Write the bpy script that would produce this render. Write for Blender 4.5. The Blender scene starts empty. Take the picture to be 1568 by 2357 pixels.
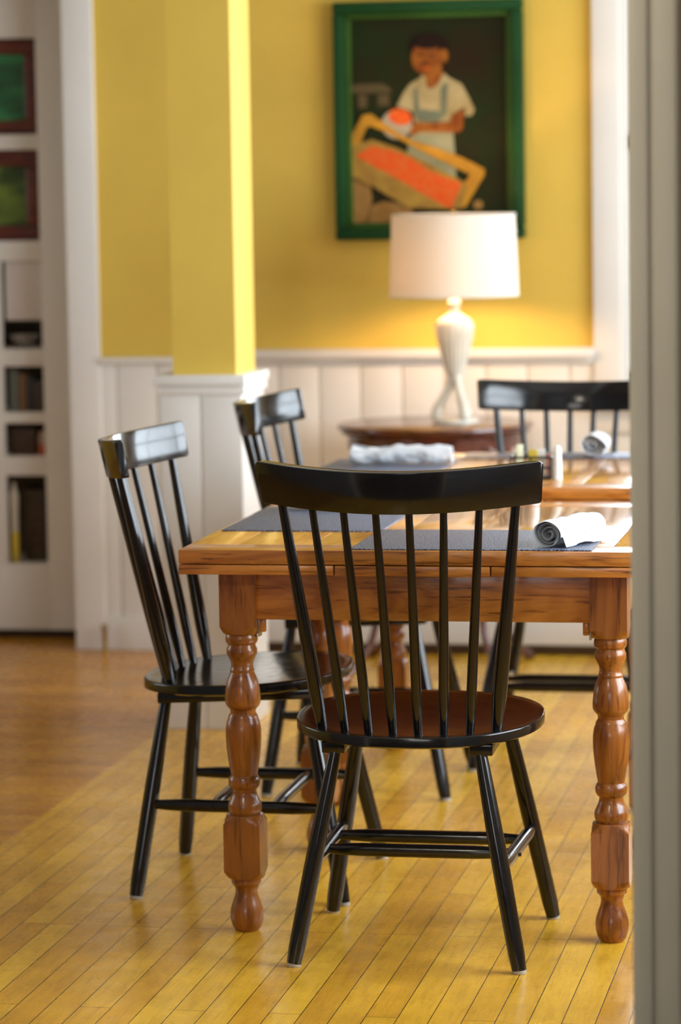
import bpy, bmesh, math, random
from mathutils import Vector, Matrix
random.seed(7)
C = bpy.context.scene.collection
SC = bpy.context.scene
PI = math.pi

# ------------------------------------------------------------------ camera
CAM = Vector((1.31425, -5.76637, 1.43453))
YAW, PITCH, ROLL, FPX = 0.19094, 0.10341, -0.01612, 7070.8
f = Vector((-math.sin(YAW)*math.cos(PITCH), math.cos(YAW)*math.cos(PITCH), -math.sin(PITCH)))
r = Vector((math.cos(YAW), math.sin(YAW), 0)); u = r.cross(f)
c_, s_ = math.cos(ROLL), math.sin(ROLL)
r2 = c_*r + s_*u; u2 = -s_*r + c_*u
cd = bpy.data.cameras.new('camera'); cam = bpy.data.objects.new('camera', cd); C.objects.link(cam)
M = Matrix((r2, u2, -f)).transposed().to_4x4(); M.translation = CAM
cam.matrix_world = M
cd.sensor_fit = 'VERTICAL'; cd.sensor_height = 36; cd.sensor_width = 24; cd.lens = FPX/2357*36
cd.clip_start = .1; cd.clip_end = 100
cd.dof.use_dof = True; cd.dof.focus_distance = 5.55; cd.dof.aperture_fstop = 3.4
SC.camera = cam

# ------------------------------------------------------------------ exposure, sky, daylight, added hall fills
SC.view_settings.view_transform = 'Standard'; SC.view_settings.look = 'None'
SC.view_settings.gamma = 1; SC.view_settings.use_curve_mapping = False
SC.view_settings.exposure = 0.18
w = bpy.data.worlds.new('sky'); SC.world = w; w.use_nodes = True
wn = w.node_tree.nodes; bg = wn['Background']
bg.inputs[0].default_value = (.80, .90, 1.0, 1); bg.inputs[1].default_value = 2.2

def area(name, loc, rot, sx, sy, power, col):
    l = bpy.data.lights.new(name, 'AREA'); l.shape = 'RECTANGLE'; l.size = sx; l.size_y = sy
    l.energy = power; l.color = col
    o = bpy.data.objects.new(name, l); C.objects.link(o); o.location = loc; o.rotation_euler = rot
    return o
DAY = (.82, .92, 1.0)
area('daylight_right_near', (2.62, -.10, 1.60), (0, PI/2, 0), 1.7, 2.0, 125, DAY)
area('daylight_right_far', (2.62, 2.25, 1.60), (0, PI/2, 0), 1.7, 1.9, 98, DAY)
area('daylight_back', (.95, 3.95, 1.55), (-PI/2, 0, 0), 1.1, 1.5, 55, DAY)
area('hall_fill', (.4, -8.9, 1.7), (PI/2, 0, 0), 2.0, 1.4, 30, (1, .92, .80))  # added fill from behind the camera, source unseen
pl = bpy.data.lights.new('jamb_fill', 'POINT'); pl.energy = 40; pl.color = (1, .90, .74); pl.shadow_soft_size = .12  # added unseen point fill that brightens the doorway casing
po = bpy.data.objects.new('jamb_fill', pl); C.objects.link(po); po.location = (.0, -3.1, 2.35)
area('daylight_left_room', (-4.3, 1.2, 1.5), (0, -PI/2, 0), 1.6, 2.0, 9, DAY)

# ------------------------------------------------------------------ materials
def mat(name):
    m = bpy.data.materials.new(name); m.use_nodes = True
    return m, m.node_tree, m.node_tree.nodes['Principled BSDF']
def L(t, a, b): t.links.new(a, b)
def node(t, k, **kw):
    n = t.nodes.new(k)
    for a, b in kw.items(): setattr(n, a, b)
    return n
def coords(t, scale=(1, 1, 1), rot=(0, 0, 0), kind='Object'):
    tc = node(t, 'ShaderNodeTexCoord'); mp = node(t, 'ShaderNodeMapping')
    mp.inputs['Scale'].default_value = scale; mp.inputs['Rotation'].default_value = rot
    L(t, tc.outputs[kind], mp.inputs[0]); return mp.outputs[0]
def ramp(t, src, stops):
    n = node(t, 'ShaderNodeValToRGB'); e = n.color_ramp.elements
    while len(e) > 1: e.remove(e[-1])
    e[0].position = stops[0][0]; e[0].color = (*stops[0][1], 1)
    for p, c in stops[1:]:
        x = e.new(p); x.color = (*c, 1)
    L(t, src, n.inputs[0]); return n.outputs[0]
def noise(t, vec, scale, detail=4, rough=.5, dist=0):
    n = node(t, 'ShaderNodeTexNoise'); n.inputs['Scale'].default_value = scale
    n.inputs['Detail'].default_value = detail; n.inputs['Roughness'].default_value = rough
    n.inputs['Distortion'].default_value = dist
    L(t, vec, n.inputs['Vector']); return n.outputs[0]
def mix(t, a, b, fac, mode='MULTIPLY'):
    n = node(t, 'ShaderNodeMix'); n.data_type = 'RGBA'; n.blend_type = mode
    for s, v in ((n.inputs[0], fac), (n.inputs[6], a), (n.inputs[7], b)):
        if hasattr(v, 'links') or hasattr(v, 'is_linked'): L(t, v, s)
        elif isinstance(v, tuple): s.default_value = (*v, 1) if len(v) == 3 else v
        else: s.default_value = v
    return n.outputs[2]
def bump(t, p, h, strength, dist=.001):
    n = node(t, 'ShaderNodeBump'); n.inputs['Strength'].default_value = strength
    n.inputs['Distance'].default_value = dist; L(t, h, n.inputs['Height']); L(t, n.outputs[0], p.inputs['Normal'])

def paint(name, col, rough=.5, var=.06, spec=.4):
    m, t, p = mat(name)
    v = coords(t); n = noise(t, v, 6, 3)
    cc = ramp(t, n, [(.3, tuple(x*(1-var) for x in col)), (.7, tuple(min(1, x*(1+var)) for x in col))])
    L(t, cc, p.inputs['Base Color']); p.inputs['Roughness'].default_value = rough
    p.inputs['Specular IOR Level'].default_value = spec
    bump(t, p, noise(t, v, 260, 2), .12, .0006)
    return m
def plain(name, col, rough=.5, metal=0, spec=.5, coat=0):
    m, t, p = mat(name)
    n = noise(t, coords(t), 35, 2)
    cc = ramp(t, n, [(.3, tuple(x*.93 for x in col)), (.7, tuple(min(1, x*1.06) for x in col))])
    L(t, cc, p.inputs['Base Color'])
    p.inputs['Roughness'].default_value = rough; p.inputs['Metallic'].default_value = metal
    p.inputs['Specular IOR Level'].default_value = spec; p.inputs['Coat Weight'].default_value = coat
    p.inputs['Coat Roughness'].default_value = .08
    return m
def wood(name, light, dark, axis, rough=.3, pores=.7, coat=.3, ring=1.0, off=0.0, bmp=.25):
    """grain runs along axis (0,1,2)"""
    m, t, p = mat(name)
    s1 = [9.0]*3; s1[axis] = 1.1
    s2 = [150.0]*3; s2[axis] = 9.0
    v1 = coords(t, tuple(s1)); v2 = coords(t, tuple(s2))
    mp = v1.node; mp.inputs['Location'].default_value = (off, off*.7, off*1.3)
    n1 = noise(t, v1, 1.6*ring, 5, .55, 1.2)
    wv = node(t, 'ShaderNodeMath', operation='MULTIPLY'); L(t, n1, wv.inputs[0]); wv.inputs[1].default_value = 12
    fr = node(t, 'ShaderNodeMath', operation='PINGPONG'); L(t, wv.outputs[0], fr.inputs[0]); fr.inputs[1].default_value = 1
    base = ramp(t, fr.outputs[0], [(0, dark), (.35, tuple((a*.45+b*.55) for a, b in zip(dark, light))), (1, light)])
    big = noise(t, coords(t, (1, 1, 1)), 5, 2)
    tone = ramp(t, big, [(.3, (.82, .80, .78)), (.7, (1.12, 1.1, 1.08))])
    base = mix(t, base, tone, 1.0)
    n2 = noise(t, v2, 1, 3, .6, .3)
    por = ramp(t, n2, [(.34, (.22, .15, .10)), (.43, (1, 1, 1))])
    base = mix(t, base, por, pores)
    L(t, base, p.inputs['Base Color'])
    p.inputs['Roughness'].default_value = rough; p.inputs['Coat Weight'].default_value = coat
    p.inputs['Coat Roughness'].default_value = .12
    bump(t, p, n2, bmp, .0006)
    return m

def floor_mat(name, rotz, light, dark, boardlen=.95):
    m, t, p = mat(name)
    v = coords(t, (1, 1, 1), (0, 0, rotz))
    br = node(t, 'ShaderNodeTexBrick'); br.offset = .37; br.offset_frequency = 3; br.squash = 1
    br.inputs['Scale'].default_value = 1; br.inputs['Mortar Size'].default_value = .0009
    br.inputs['Mortar Smooth'].default_value = .1; br.inputs['Bias'].default_value = 0
    br.inputs['Brick Width'].default_value = boardlen; br.inputs['Row Height'].default_value = .0575
    br.inputs['Color1'].default_value = (*light, 1); br.inputs['Color2'].default_value = (*dark, 1)
    br.inputs['Mortar'].default_value = (.035, .015, .005, 1)
    L(t, v, br.inputs['Vector'])
    mp2 = node(t, 'ShaderNodeMapping'); mp2.inputs['Scale'].default_value = (2.5, 26, 1); L(t, v, mp2.inputs[0])
    g = noise(t, mp2.outputs[0], 2.2, 5, .6, .8)
    gr = ramp(t, g, [(.25, (.78, .72, .62)), (.5, (1, 1, 1)), (.78, (1.10, 1.08, 1.02))])
    c = mix(t, br.outputs[0], gr, .85)
    mp3 = node(t, 'ShaderNodeMapping'); mp3.inputs['Scale'].default_value = (7, 190, 1); L(t, v, mp3.inputs[0])
    fg = noise(t, mp3.outputs[0], 1.5, 5, .65, .4)
    c = mix(t, c, ramp(t, fg, [(.30, (.74, .66, .54)), (.46, (1, 1, 1)), (.75, (1.06, 1.05, 1.02))]), .8)
    fl = noise(t, v, 60, 4, .75)
    c = mix(t, c, ramp(t, fl, [(.27, (.45, .36, .25)), (.34, (1, 1, 1))]), .7)
    blot = noise(t, v, 4.5, 4, .6)
    br2 = ramp(t, blot, [(.32, (.80, .76, .68)), (.62, (1.05, 1.04, 1.02))])
    c = mix(t, c, br2, .8)
    # scattered scratches and grey worn spots
    w1 = noise(t, v, 9, 5, .7)
    worn = ramp(t, w1, [(.70, (0, 0, 0)), (.76, (1, 1, 1))])
    sep = node(t, 'ShaderNodeSeparateColor'); L(t, worn, sep.inputs[0])
    mm = node(t, 'ShaderNodeMath', operation='MULTIPLY'); L(t, sep.outputs[0], mm.inputs[0]); mm.inputs[1].default_value = .35
    c = mix(t, c, (.30, .24, .15), mm.outputs[0], 'MIX')
    L(t, c, p.inputs['Base Color'])
    rr = ramp(t, noise(t, v, 14, 4), [(.3, (.20,)*3), (.7, (.34,)*3)])
    L(t, rr, p.inputs['Roughness'])
    p.inputs['Coat Weight'].default_value = .15; p.inputs['Coat Roughness'].default_value = .14; p.inputs['Specular IOR Level'].default_value = .42
    inv = node(t, 'ShaderNodeMath', operation='SUBTRACT'); inv.inputs[0].default_value = 1; L(t, br.outputs[1], inv.inputs[1])
    ad = node(t, 'ShaderNodeMath', operation='MULTIPLY_ADD'); L(t, g, ad.inputs[0]); ad.inputs[1].default_value = .12; L(t, inv.outputs[0], ad.inputs[2])
    bump(t, p, ad.outputs[0], .35, .0012)
    return m

def lacquer():
    m, t, p = mat('black_lacquer')
    v = coords(t)
    n = noise(t, v, 90, 4, .6)
    cc = ramp(t, n, [(.25, (.012, .008, .006)), (.5, (.007, .006, .006)), (.8, (.012, .012, .014))])
    L(t, cc, p.inputs['Base Color'])
    rr = ramp(t, noise(t, v, 30, 3), [(.3, (.11,)*3), (.7, (.20,)*3)])
    L(t, rr, p.inputs['Roughness']); p.inputs['Specular IOR Level'].default_value = .45
    p.inputs['Coat Weight'].default_value = .15; p.inputs['Coat Roughness'].default_value = .07
    s = coords(t, (60, 60, 6)); bump(t, p, noise(t, s, 1, 3), .08, .0005)
    return m
def mat_weave():
    m, t, p = mat('woven_vinyl_navy')
    v = coords(t)
    vo = node(t, 'ShaderNodeTexVoronoi'); vo.inputs['Scale'].default_value = 330; L(t, v, vo.inputs['Vector'])
    n = noise(t, v, 420, 2)
    cc = ramp(t, n, [(.38, (.008, .013, .038)), (.52, (.040, .060, .130)), (.61, (.38, .42, .50))])
    L(t, cc, p.inputs['Base Color']); p.inputs['Roughness'].default_value = .42
    bump(t, p, vo.outputs['Distance'], .7, .0012)
    return m
def cloth():
    m, t, p = mat('white_cotton')
    v = coords(t)
    n = noise(t, v, 22, 3)
    L(t, ramp(t, n, [(.3, (.64, .66, .70)), (.7, (.72, .72, .73))]), p.inputs['Base Color'])
    p.inputs['Roughness'].default_value = .85; p.inputs['Sheen Weight'].default_value = .3
    bump(t, p, noise(t, v, 55, 5, .6), .5, .004)
    return m
def glass():
    m, t, p = mat('window_glass'); t.nodes.remove(p)
    tr = node(t, 'ShaderNodeBsdfTransparent'); gl = node(t, 'ShaderNodeBsdfGlossy'); gl.inputs['Roughness'].default_value = .02
    fr = node(t, 'ShaderNodeFresnel'); fr.inputs[0].default_value = 1.3; mx = node(t, 'ShaderNodeMixShader')
    L(t, fr.outputs[0], mx.inputs[0]); L(t, tr.outputs[0], mx.inputs[1]); L(t, gl.outputs[0], mx.inputs[2])
    L(t, mx.outputs[0], t.nodes['Material Output'].inputs[0]); return m
def shade_mat():
    m, t, p = mat('linen_shade')
    d = node(t, 'ShaderNodeBsdfDiffuse'); d.inputs[0].default_value = (.86, .80, .72, 1)
    tr = node(t, 'ShaderNodeBsdfTranslucent'); tr.inputs[0].default_value = (.86, .74, .58, 1)
    mx = node(t, 'ShaderNodeMixShader'); mx.inputs[0].default_value = .20
    v = coords(t, (1, 1, 1)); b = node(t, 'ShaderNodeBump'); b.inputs['Strength'].default_value = .2
    L(t, noise(t, v, 300, 2), b.inputs['Height']); L(t, b.outputs[0], d.inputs['Normal'])
    L(t, d.outputs[0], mx.inputs[1]); L(t, tr.outputs[0], mx.inputs[2])
    L(t, mx.outputs[0], t.nodes['Material Output'].inputs[0]); return m

YELLOW = paint('yellow_wall_paint', (.70, .475, .078), .6, .03)
WHITE = paint('white_woodwork_paint', (.77, .735, .69), .42, .02)
CEIL = paint('ceiling_paint', (.50, .48, .44), .7, .02)
HALL = paint('hall_wall_paint', (.42, .33, .22), .6)
FRONTW = paint('unseen_grey_blue_wall', (.22, .24, .28), .6)  # unseen wall face, toned to darken chair reflections and cut bounce
CASING = paint('cream_casing_paint', (.66, .61, .50), .4, .03)
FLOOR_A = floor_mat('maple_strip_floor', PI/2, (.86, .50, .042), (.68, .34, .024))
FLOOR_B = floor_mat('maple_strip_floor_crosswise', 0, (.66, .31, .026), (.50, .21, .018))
LACQ = lacquer()
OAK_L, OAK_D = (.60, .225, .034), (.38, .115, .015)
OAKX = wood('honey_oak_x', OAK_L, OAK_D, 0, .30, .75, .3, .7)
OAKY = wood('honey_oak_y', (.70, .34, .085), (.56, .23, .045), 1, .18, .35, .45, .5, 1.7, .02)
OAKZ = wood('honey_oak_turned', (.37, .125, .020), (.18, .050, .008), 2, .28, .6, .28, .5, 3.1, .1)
MAHOG = wood('mahogany', (.12, .028, .014), (.05, .010, .006), 0, .22, .3, .5)
MAHOGZ = wood('mahogany_leg', (.12, .028, .014), (.05, .010, .006), 2, .22, .3, .5)
WEAVE, CLOTH, GLASS, SHADE = mat_weave(), cloth(), glass(), shade_mat()
CERAM = plain('cream_glazed_ceramic', (.72, .68, .58), .28, 0, .5, .3)
METAL = plain('brushed_steel', (.55, .55, .55), .3, 1)
BRASS = plain('aged_brass', (.45, .30, .10), .35, 1)
BLACKM = plain('black_wire', (.012, .012, .012), .35)
GLIDE = plain('white_nylon', (.45, .43, .40), .4)
CAPW = plain('white_plastic', (.85, .87, .84), .3)
GREENF = paint('green_frame_paint', (.010, .055, .014), .4, .2, .2)
GREENL = paint('green_inner_frame_paint', (.035, .085, .012), .4, .2, .2)
DARKBR = plain('dark_brown_strip', (.05, .022, .008), .4)

# ------------------------------------------------------------------ mesh helpers
class MB:
    def __init__(s): s.bm = bmesh.new(); s.mats = []
    def mi(s, m):
        if m not in s.mats: s.mats.append(m)
        return s.mats.index(m)
    def box(s, a, b, m=None, bev=0, T=None, seg=2):
        bm = s.bm; n0 = set(bm.faces)
        ret = bmesh.ops.create_cube(bm, size=1)
        vs = ret['verts']
        for v in vs:
            v.co = Vector([(a[i]+b[i])/2 + v.co[i]*(b[i]-a[i]) for i in range(3)])
        if bev > 0:
            es = set(e for v in vs for e in v.link_edges)
            bmesh.ops.bevel(bm, geom=list(es), offset=bev, segments=seg, profile=.6, affect='EDGES')
        new = [x for x in bm.faces if x not in n0]
        if T is not None:
            for v in set(v for x in new for v in x.verts): v.co = T @ v.co
        if m is not None:
            k = s.mi(m)
            for x in new: x.material_index = k
        return new
    def rings(s, rings, m=None, closed=True, caps=True, smooth=True):
        bm = s.bm; R = [[bm.verts.new(p) for p in rg] for rg in rings]; n = len(R[0]); new = []
        for i in range(len(R)-1):
            for j in range(n if closed else n-1):
                k = (j+1) % n
                new.append(bm.faces.new((R[i][j], R[i][k], R[i+1][k], R[i+1][j])))
        for x in new: x.smooth = smooth
        if caps and closed:
            a = bm.faces.new(list(reversed(R[0]))); b = bm.faces.new(R[-1]); new += [a, b]
        if m is not None:
            k = s.mi(m)
            for x in new: x.material_index = k
        return new
    def tube(s, path, rad, n=16, m=None, caps=True):
        """path: list of Vectors, rad list"""
        path = [Vector(p) for p in path]; rg = []
        ref = None
        for i, p in enumerate(path):
            d = (path[min(i+1, len(path)-1)] - path[max(i-1, 0)]).normalized()
            if ref is None:
                ref = Vector((1, 0, 0)) if abs(d.x) < .8 else Vector((0, 1, 0))
            a = (ref - d*ref.dot(d)).normalized(); b = d.cross(a); ref = a
            q = rad[i] if hasattr(rad, '__len__') else rad
            rg.append([p + q*(math.cos(2*PI*k/n)*a + math.sin(2*PI*k/n)*b) for k in range(n)])
        return s.rings(rg, m, True, caps)
    def lathe(s, prof, cx=0, cy=0, n=32, m=None, caps=True):
        rg = [[Vector((cx+rr*math.cos(2*PI*k/n), cy+rr*math.sin(2*PI*k/n), z)) for k in range(n)] for rr, z in prof]
        return s.rings(rg, m, True, caps)
    def poly(s, pts, m=None):
        fc = s.bm.faces.new([s.bm.verts.new(p) for p in pts])
        if m is not None: fc.material_index = s.mi(m)
        return fc
    def build(s, name, m=None, parent=None, sharp=40, bevel=0):
        me = bpy.data.meshes.new(name)
        bmesh.ops.recalc_face_normals(s.bm, faces=s.bm.faces)
        s.bm.to_mesh(me); s.bm.free()
        if s.mats:
            for x in s.mats: me.materials.append(x)
        elif m: me.materials.append(m)
        for x in me.polygons: x.use_smooth = True
        me.set_sharp_from_angle(angle=math.radians(sharp))
        o = bpy.data.objects.new(name, me); C.objects.link(o)
        if parent: o.parent = parent
        if bevel:
            b = o.modifiers.new('bevel', 'BEVEL'); b.width = bevel; b.segments = 2; b.limit_method = 'ANGLE'
        return o
def tag(o, label, cat, group=None):
    o['label'] = label; o['category'] = cat
    if group: o['group'] = group
    return o
def thing(name, loc, rz, label, cat, group=None):
    o = bpy.data.objects.new(name, None); C.objects.link(o); o.location = loc; o.rotation_euler = (0, 0, rz)
    o.empty_display_size = .1
    return tag(o, label, cat, group)
def struct(name, mb, m=None, parent=None, **k):
    o = mb.build(name, m, parent, **k)
    if parent is None: o['kind'] = 'structure'
    return o
def copy_tree(o, parent=None):
    c = o.copy(); C.objects.link(c); c.parent = parent
    for ch in [x for x in C.objects if x.parent == o]: copy_tree(ch, c)
    return c
def smooth_prof(pts, k=3):
    """densify a profile with Catmull-Rom"""
    out = []
    for i in range(len(pts)-1):
        p0 = pts[max(i-1, 0)]; p1 = pts[i]; p2 = pts[i+1]; p3 = pts[min(i+2, len(pts)-1)]
        for j in range(k):
            t = j/k
            out.append(tuple(.5*((2*p1[a]) + (-p0[a]+p2[a])*t + (2*p0[a]-5*p1[a]+4*p2[a]-p3[a])*t*t + (-p0[a]+3*p1[a]-3*p2[a]+p3[a])*t**3) for a in range(len(p1))))
    out.append(pts[-1]); return out

# ================================================================== STRUCTURE
BX = -.722      # line where the strip floor changes direction, under the post
WY = 3.62       # back wall
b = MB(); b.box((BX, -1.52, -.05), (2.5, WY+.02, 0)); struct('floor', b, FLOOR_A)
b = MB(); b.box((-1.6, -9, -.05), (2.5, -1.52, 0)); struct('floor_hall', b, paint('unseen_dark_slate', (.045, .05, .06), .9))  # unseen hall floor, coloured dark to keep chair reflections dark
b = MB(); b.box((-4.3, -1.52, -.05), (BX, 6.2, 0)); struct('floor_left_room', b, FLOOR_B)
b = MB(); b.box((-4.3, -9, 2.62), (2.6, 6.2, 2.72)); struct('ceiling', b, CEIL)

GX0, GP = -.557-.1305*12, .1305
def boards(b, x0, x1, y, z0, z1, th=.010):
    """tongue and groove boards on plane y (front face towards -Y)"""
    xs = [x0]; k = 0
    while GX0+k*GP < x1:
        if GX0+k*GP > x0+.01: xs.append(GX0+k*GP)
        k += 1
    xs.append(x1)
    for i in range(len(xs)-1):
        if xs[i+1]-xs[i] < .012: continue
        b.box((xs[i]+.0016, y-th, z0), (xs[i+1]-.0016, y+.003, z1), WHITE, .003)
# back wall of the dining room: yellow plaster, window opening at x .385-1.5
b = MB()
for (x0, x1, z0, z1) in ((-1.30, .385, 0, 2.62), (1.52, 2.5, 0, 2.62), (.385, 1.52, 0, .80), (.385, 1.52, 2.35, 2.62)):
    b.box((x0, WY, z0), (x1, WY+.12, z1), YELLOW)
boards(b, -1.27, -.80, WY, 0.0, .917); boards(b, -.80, .30, WY, .035, .925); boards(b, .30, 2.4, WY, .035, .80)
struct('wall_back', b)
b = MB()
b.box((-.80, WY-.045, .925), (.30, WY, .953), WHITE, .004); b.box((-.80, WY-.022, .905), (.30, WY, .925), WHITE, .004)
struct('trim_1', b)
b = MB(); b.box((-1.262, WY-.030, .912), (-.80, WY, .931), WHITE, .003); struct('trim_2', b)
b = MB()
b.box((-.80, WY-.022, .032), (2.4, WY, .108), WHITE, .004)
struct('baseboard_back', b)
b = MB(); b.box((-.80, WY-.02, 0), (2.4, WY+.0, .032), DARKBR, .004); struct('trim_3', b)  # dark brown strip along the foot of the back wall
b = MB(); b.box((-1.262, WY-.020, 0), (-.802, WY-.010, .105), WHITE, .003); struct('baseboard_left', b)
# casing at the opening on the left
b = MB(); b.box((-1.362, WY-.022, 0), (-1.262, WY+.0, 2.2), WHITE, .004); b.box((-1.30, WY, 0), (-1.30+.001, WY+.01, 2.2), WHITE)
b.box((-2.7, WY-.022, 2.2), (-1.262, WY, 2.33), WHITE, .004)
struct('door_1', b)
# other room beyond the opening
b = MB(); b.box((-4.3, WY, 2.2), (-1.30, WY+.12, 2.62), YELLOW); b.box((-4.3, WY, 0), (-2.65, WY+.12, 2.2), YELLOW)
struct('wall_left_room', b)
b = MB(); b.box((-4.3, 6.1, 0), (-1.0, 6.2, 2.62), YELLOW); b.box((-1.30, WY+.12, 0), (-1.2, 6.2, 2.62), YELLOW); struct('wall_beyond', b)
# post between the rooms
PX0, PX1, PY0, PY1 = -.717, -.492, 2.21, 2.49
b = MB()
b.box((PX0+.006, PY0+.006, 0), (PX1-.006, PY1-.006, .93), WHITE)
b.box((PX0, PY0, 0), (-.6055, PY0+.02, .93), WHITE, .003); b.box((-.6015, PY0, 0), (PX1, PY0+.02, .93), WHITE, .003)
b.box((PX1-.018, PY0+.012, 0), (PX1, PY1, .93), WHITE, .003)
b.box((PX0-.014, PY0-.016, .930), (PX1+.014, PY1+.016, .957), WHITE, .004)
b.box((PX0-.004, PY0-.006, .905), (PX1+.010, PY1+.006, .930), WHITE, .003)
b.box((-.683, 2.232, .957), (-.510, 2.467, 2.62), YELLOW)
struct('trim_4', b)
b = MB(); b.box((-.70, 2.49, 2.40), (-.49, WY, 2.62), WHITE, .004); b.box((-.70, -1.5, 2.40), (-.49, 2.21, 2.62), WHITE, .004); struct('trim_5', b)
# right wall with two windows
b = MB(); RX = 2.4
def wall_x(b, x0, x1, y0, y1, wins, m, z1=2.62):
    ys = [y0]
    for (a, c, z, zz) in wins:
        b.box((x0, ys[-1], 0), (x1, a, z1), m); b.box((x0, a, 0), (x1, c, z), m); b.box((x0, a, zz), (x1, c, z1), m); ys.append(c)
    b.box((x0, ys[-1], 0), (x1, y1, z1), m)
wall_x(b, RX, RX+.12, -1.52, WY, [(-1.1, .9, .75, 2.45), (1.3, 3.2, .75, 2.45)], YELLOW)
struct('wall_right', b)
b = MB(); wall_x(b, -4.3, -4.18, -1.52, 6.2, [(.2, 2.2, .75, 2.35)], YELLOW); struct('wall_left', b)
# front wall with the doorway we look through
b = MB()
DY = -1.50
for (x0, x1, z0, z1) in ((-4.3, -.52, 0, 2.62), (.955, 2.52, 0, 2.62), (-.52, .955, 2.25, 2.62)):
    b.box((x0, DY-.12, z0), (x1, DY-.06, z1), HALL); b.box((x0, DY-.06, z0), (x1, DY+.0, z1), FRONTW)
struct('wall_front', b)
b = MB()
def casing_v(b, xa, xb, y, z1, m):
    w = xb-xa
    b.box((xa, y-.018, 0), (xb, y, z1), m, .003)
    b.box((xa+.006, y-.026, 0), (xa+w*.40, y-.016, z1), m, .004)
    b.box((xa+w*.55, y-.023, 0), (xb-.004, y-.016, z1), m, .003)
casing_v(b, .915, .984, DY-.12, 2.30, CASING); casing_v(b, -.60, -.50, DY-.12, 2.30, CASING)
b.box((-.60, DY-.14, 2.23), (.99, DY-.12, 2.32), CASING, .003)
b.box((.918, DY-.12, 0), (.955, DY, 2.25), CASING, .001)
b.box((-.52, DY-.12, 0), (-.50, DY, 2.25), CASING); b.box((-.5, DY-.12, 2.23), (.918, DY, 2.25), CASING)
b.box((.9145, DY-.09, 0), (.918, DY-.03, 2.23), DARKBR)  # dark strip put in for the shadow line on the jamb
struct('door_2', b)
# hall behind the camera
b = MB(); b.box((-1.7, -9, 0), (-1.6, DY-.12, 2.62), CEIL); struct('wall_hall_left', b)
b = MB(); b.box((2.5, -9, 0), (2.6, DY-.12, 2.62), CEIL); struct('wall_hall_right', b)
b = MB()
for (x0, x1, z0, z1) in ((-1.7, -.6, 0, 2.62), (1.4, 2.6, 0, 2.62), (-.6, 1.4, 0, 1.0), (-.6, 1.4, 2.4, 2.62)):
    b.box((x0, -8.8, z0), (x1, -8.7, z1), CEIL)
struct('wall_hall_back', b)

def window(n, T, W, z0, z1, cw=.085):
    """window in the XZ plane, local x 0..W, room side is -y; T places it"""
    b = MB()
    for (x0, x1, za, zb) in ((-cw, 0, z0-.02, z1+cw), (W, W+cw, z0-.02, z1+cw), (-cw, W+cw, z1, z1+cw)):
        b.box((x0, -.022, za), (x1, .0, zb), WHITE, .004, T)
    b.box((-cw-.02, -.05, z0-.035), (W+cw+.02, .04, z0-.0), WHITE, .005, T)
    b.box((-cw, -.02, z0-.11), (W+cw, .0, z0-.035), WHITE, .004, T)
    for (x0, x1, za, zb) in ((0, .02, z0, z1), (W-.02, W, z0, z1), (0, W, z1-.02, z1), (0, W, z0, z0+.02)):
        b.box((x0, 0, za), (x1, .12, zb), WHITE, 0, T)
    zm = (z0+z1)/2
    for (x0, x1, za, zb) in ((.02, .06, z0, z1), (W-.06, W-.02, z0, z1), (0.02, W-.02, z0+.02, z0+.08), (.02, W-.02, z1-.06, z1-.02), (.02, W-.02, zm-.025, zm+.025), (W/2-.011, W/2+.011, z0, z1)):
        b.box((x0, .06, za), (x1, .095, zb), WHITE, .003, T)
    o = struct('window_%d' % n, b)
    g = MB(); g.box((.05, .074, z0+.05), (W-.05, .078, z1-.04), GLASS, 0, T); g.build('window_pane', None, o)
window(1, Matrix.Translation((.385, WY, 0)), 1.135, .80, 2.35)
RT = Matrix.Rotation(-PI/2, 4, 'Z')
window(2, Matrix.Translation((RX, .9, 0)) @ RT, 2.0, .75, 2.45)
window(3, Matrix.Translation((RX, 3.2, 0)) @ RT, 1.9, .75, 2.45)
window(4, Matrix.Translation((-4.18, .2, 0)) @ Matrix.Rotation(PI/2, 4, 'Z'), 2.0, .75, 2.35)
window(5, Matrix.Translation((1.4, -8.7, 0)) @ Matrix.Rotation(PI, 4, 'Z'), 2.0, 1.0, 2.4)  # unseen window added to go with the hall fill

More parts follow.
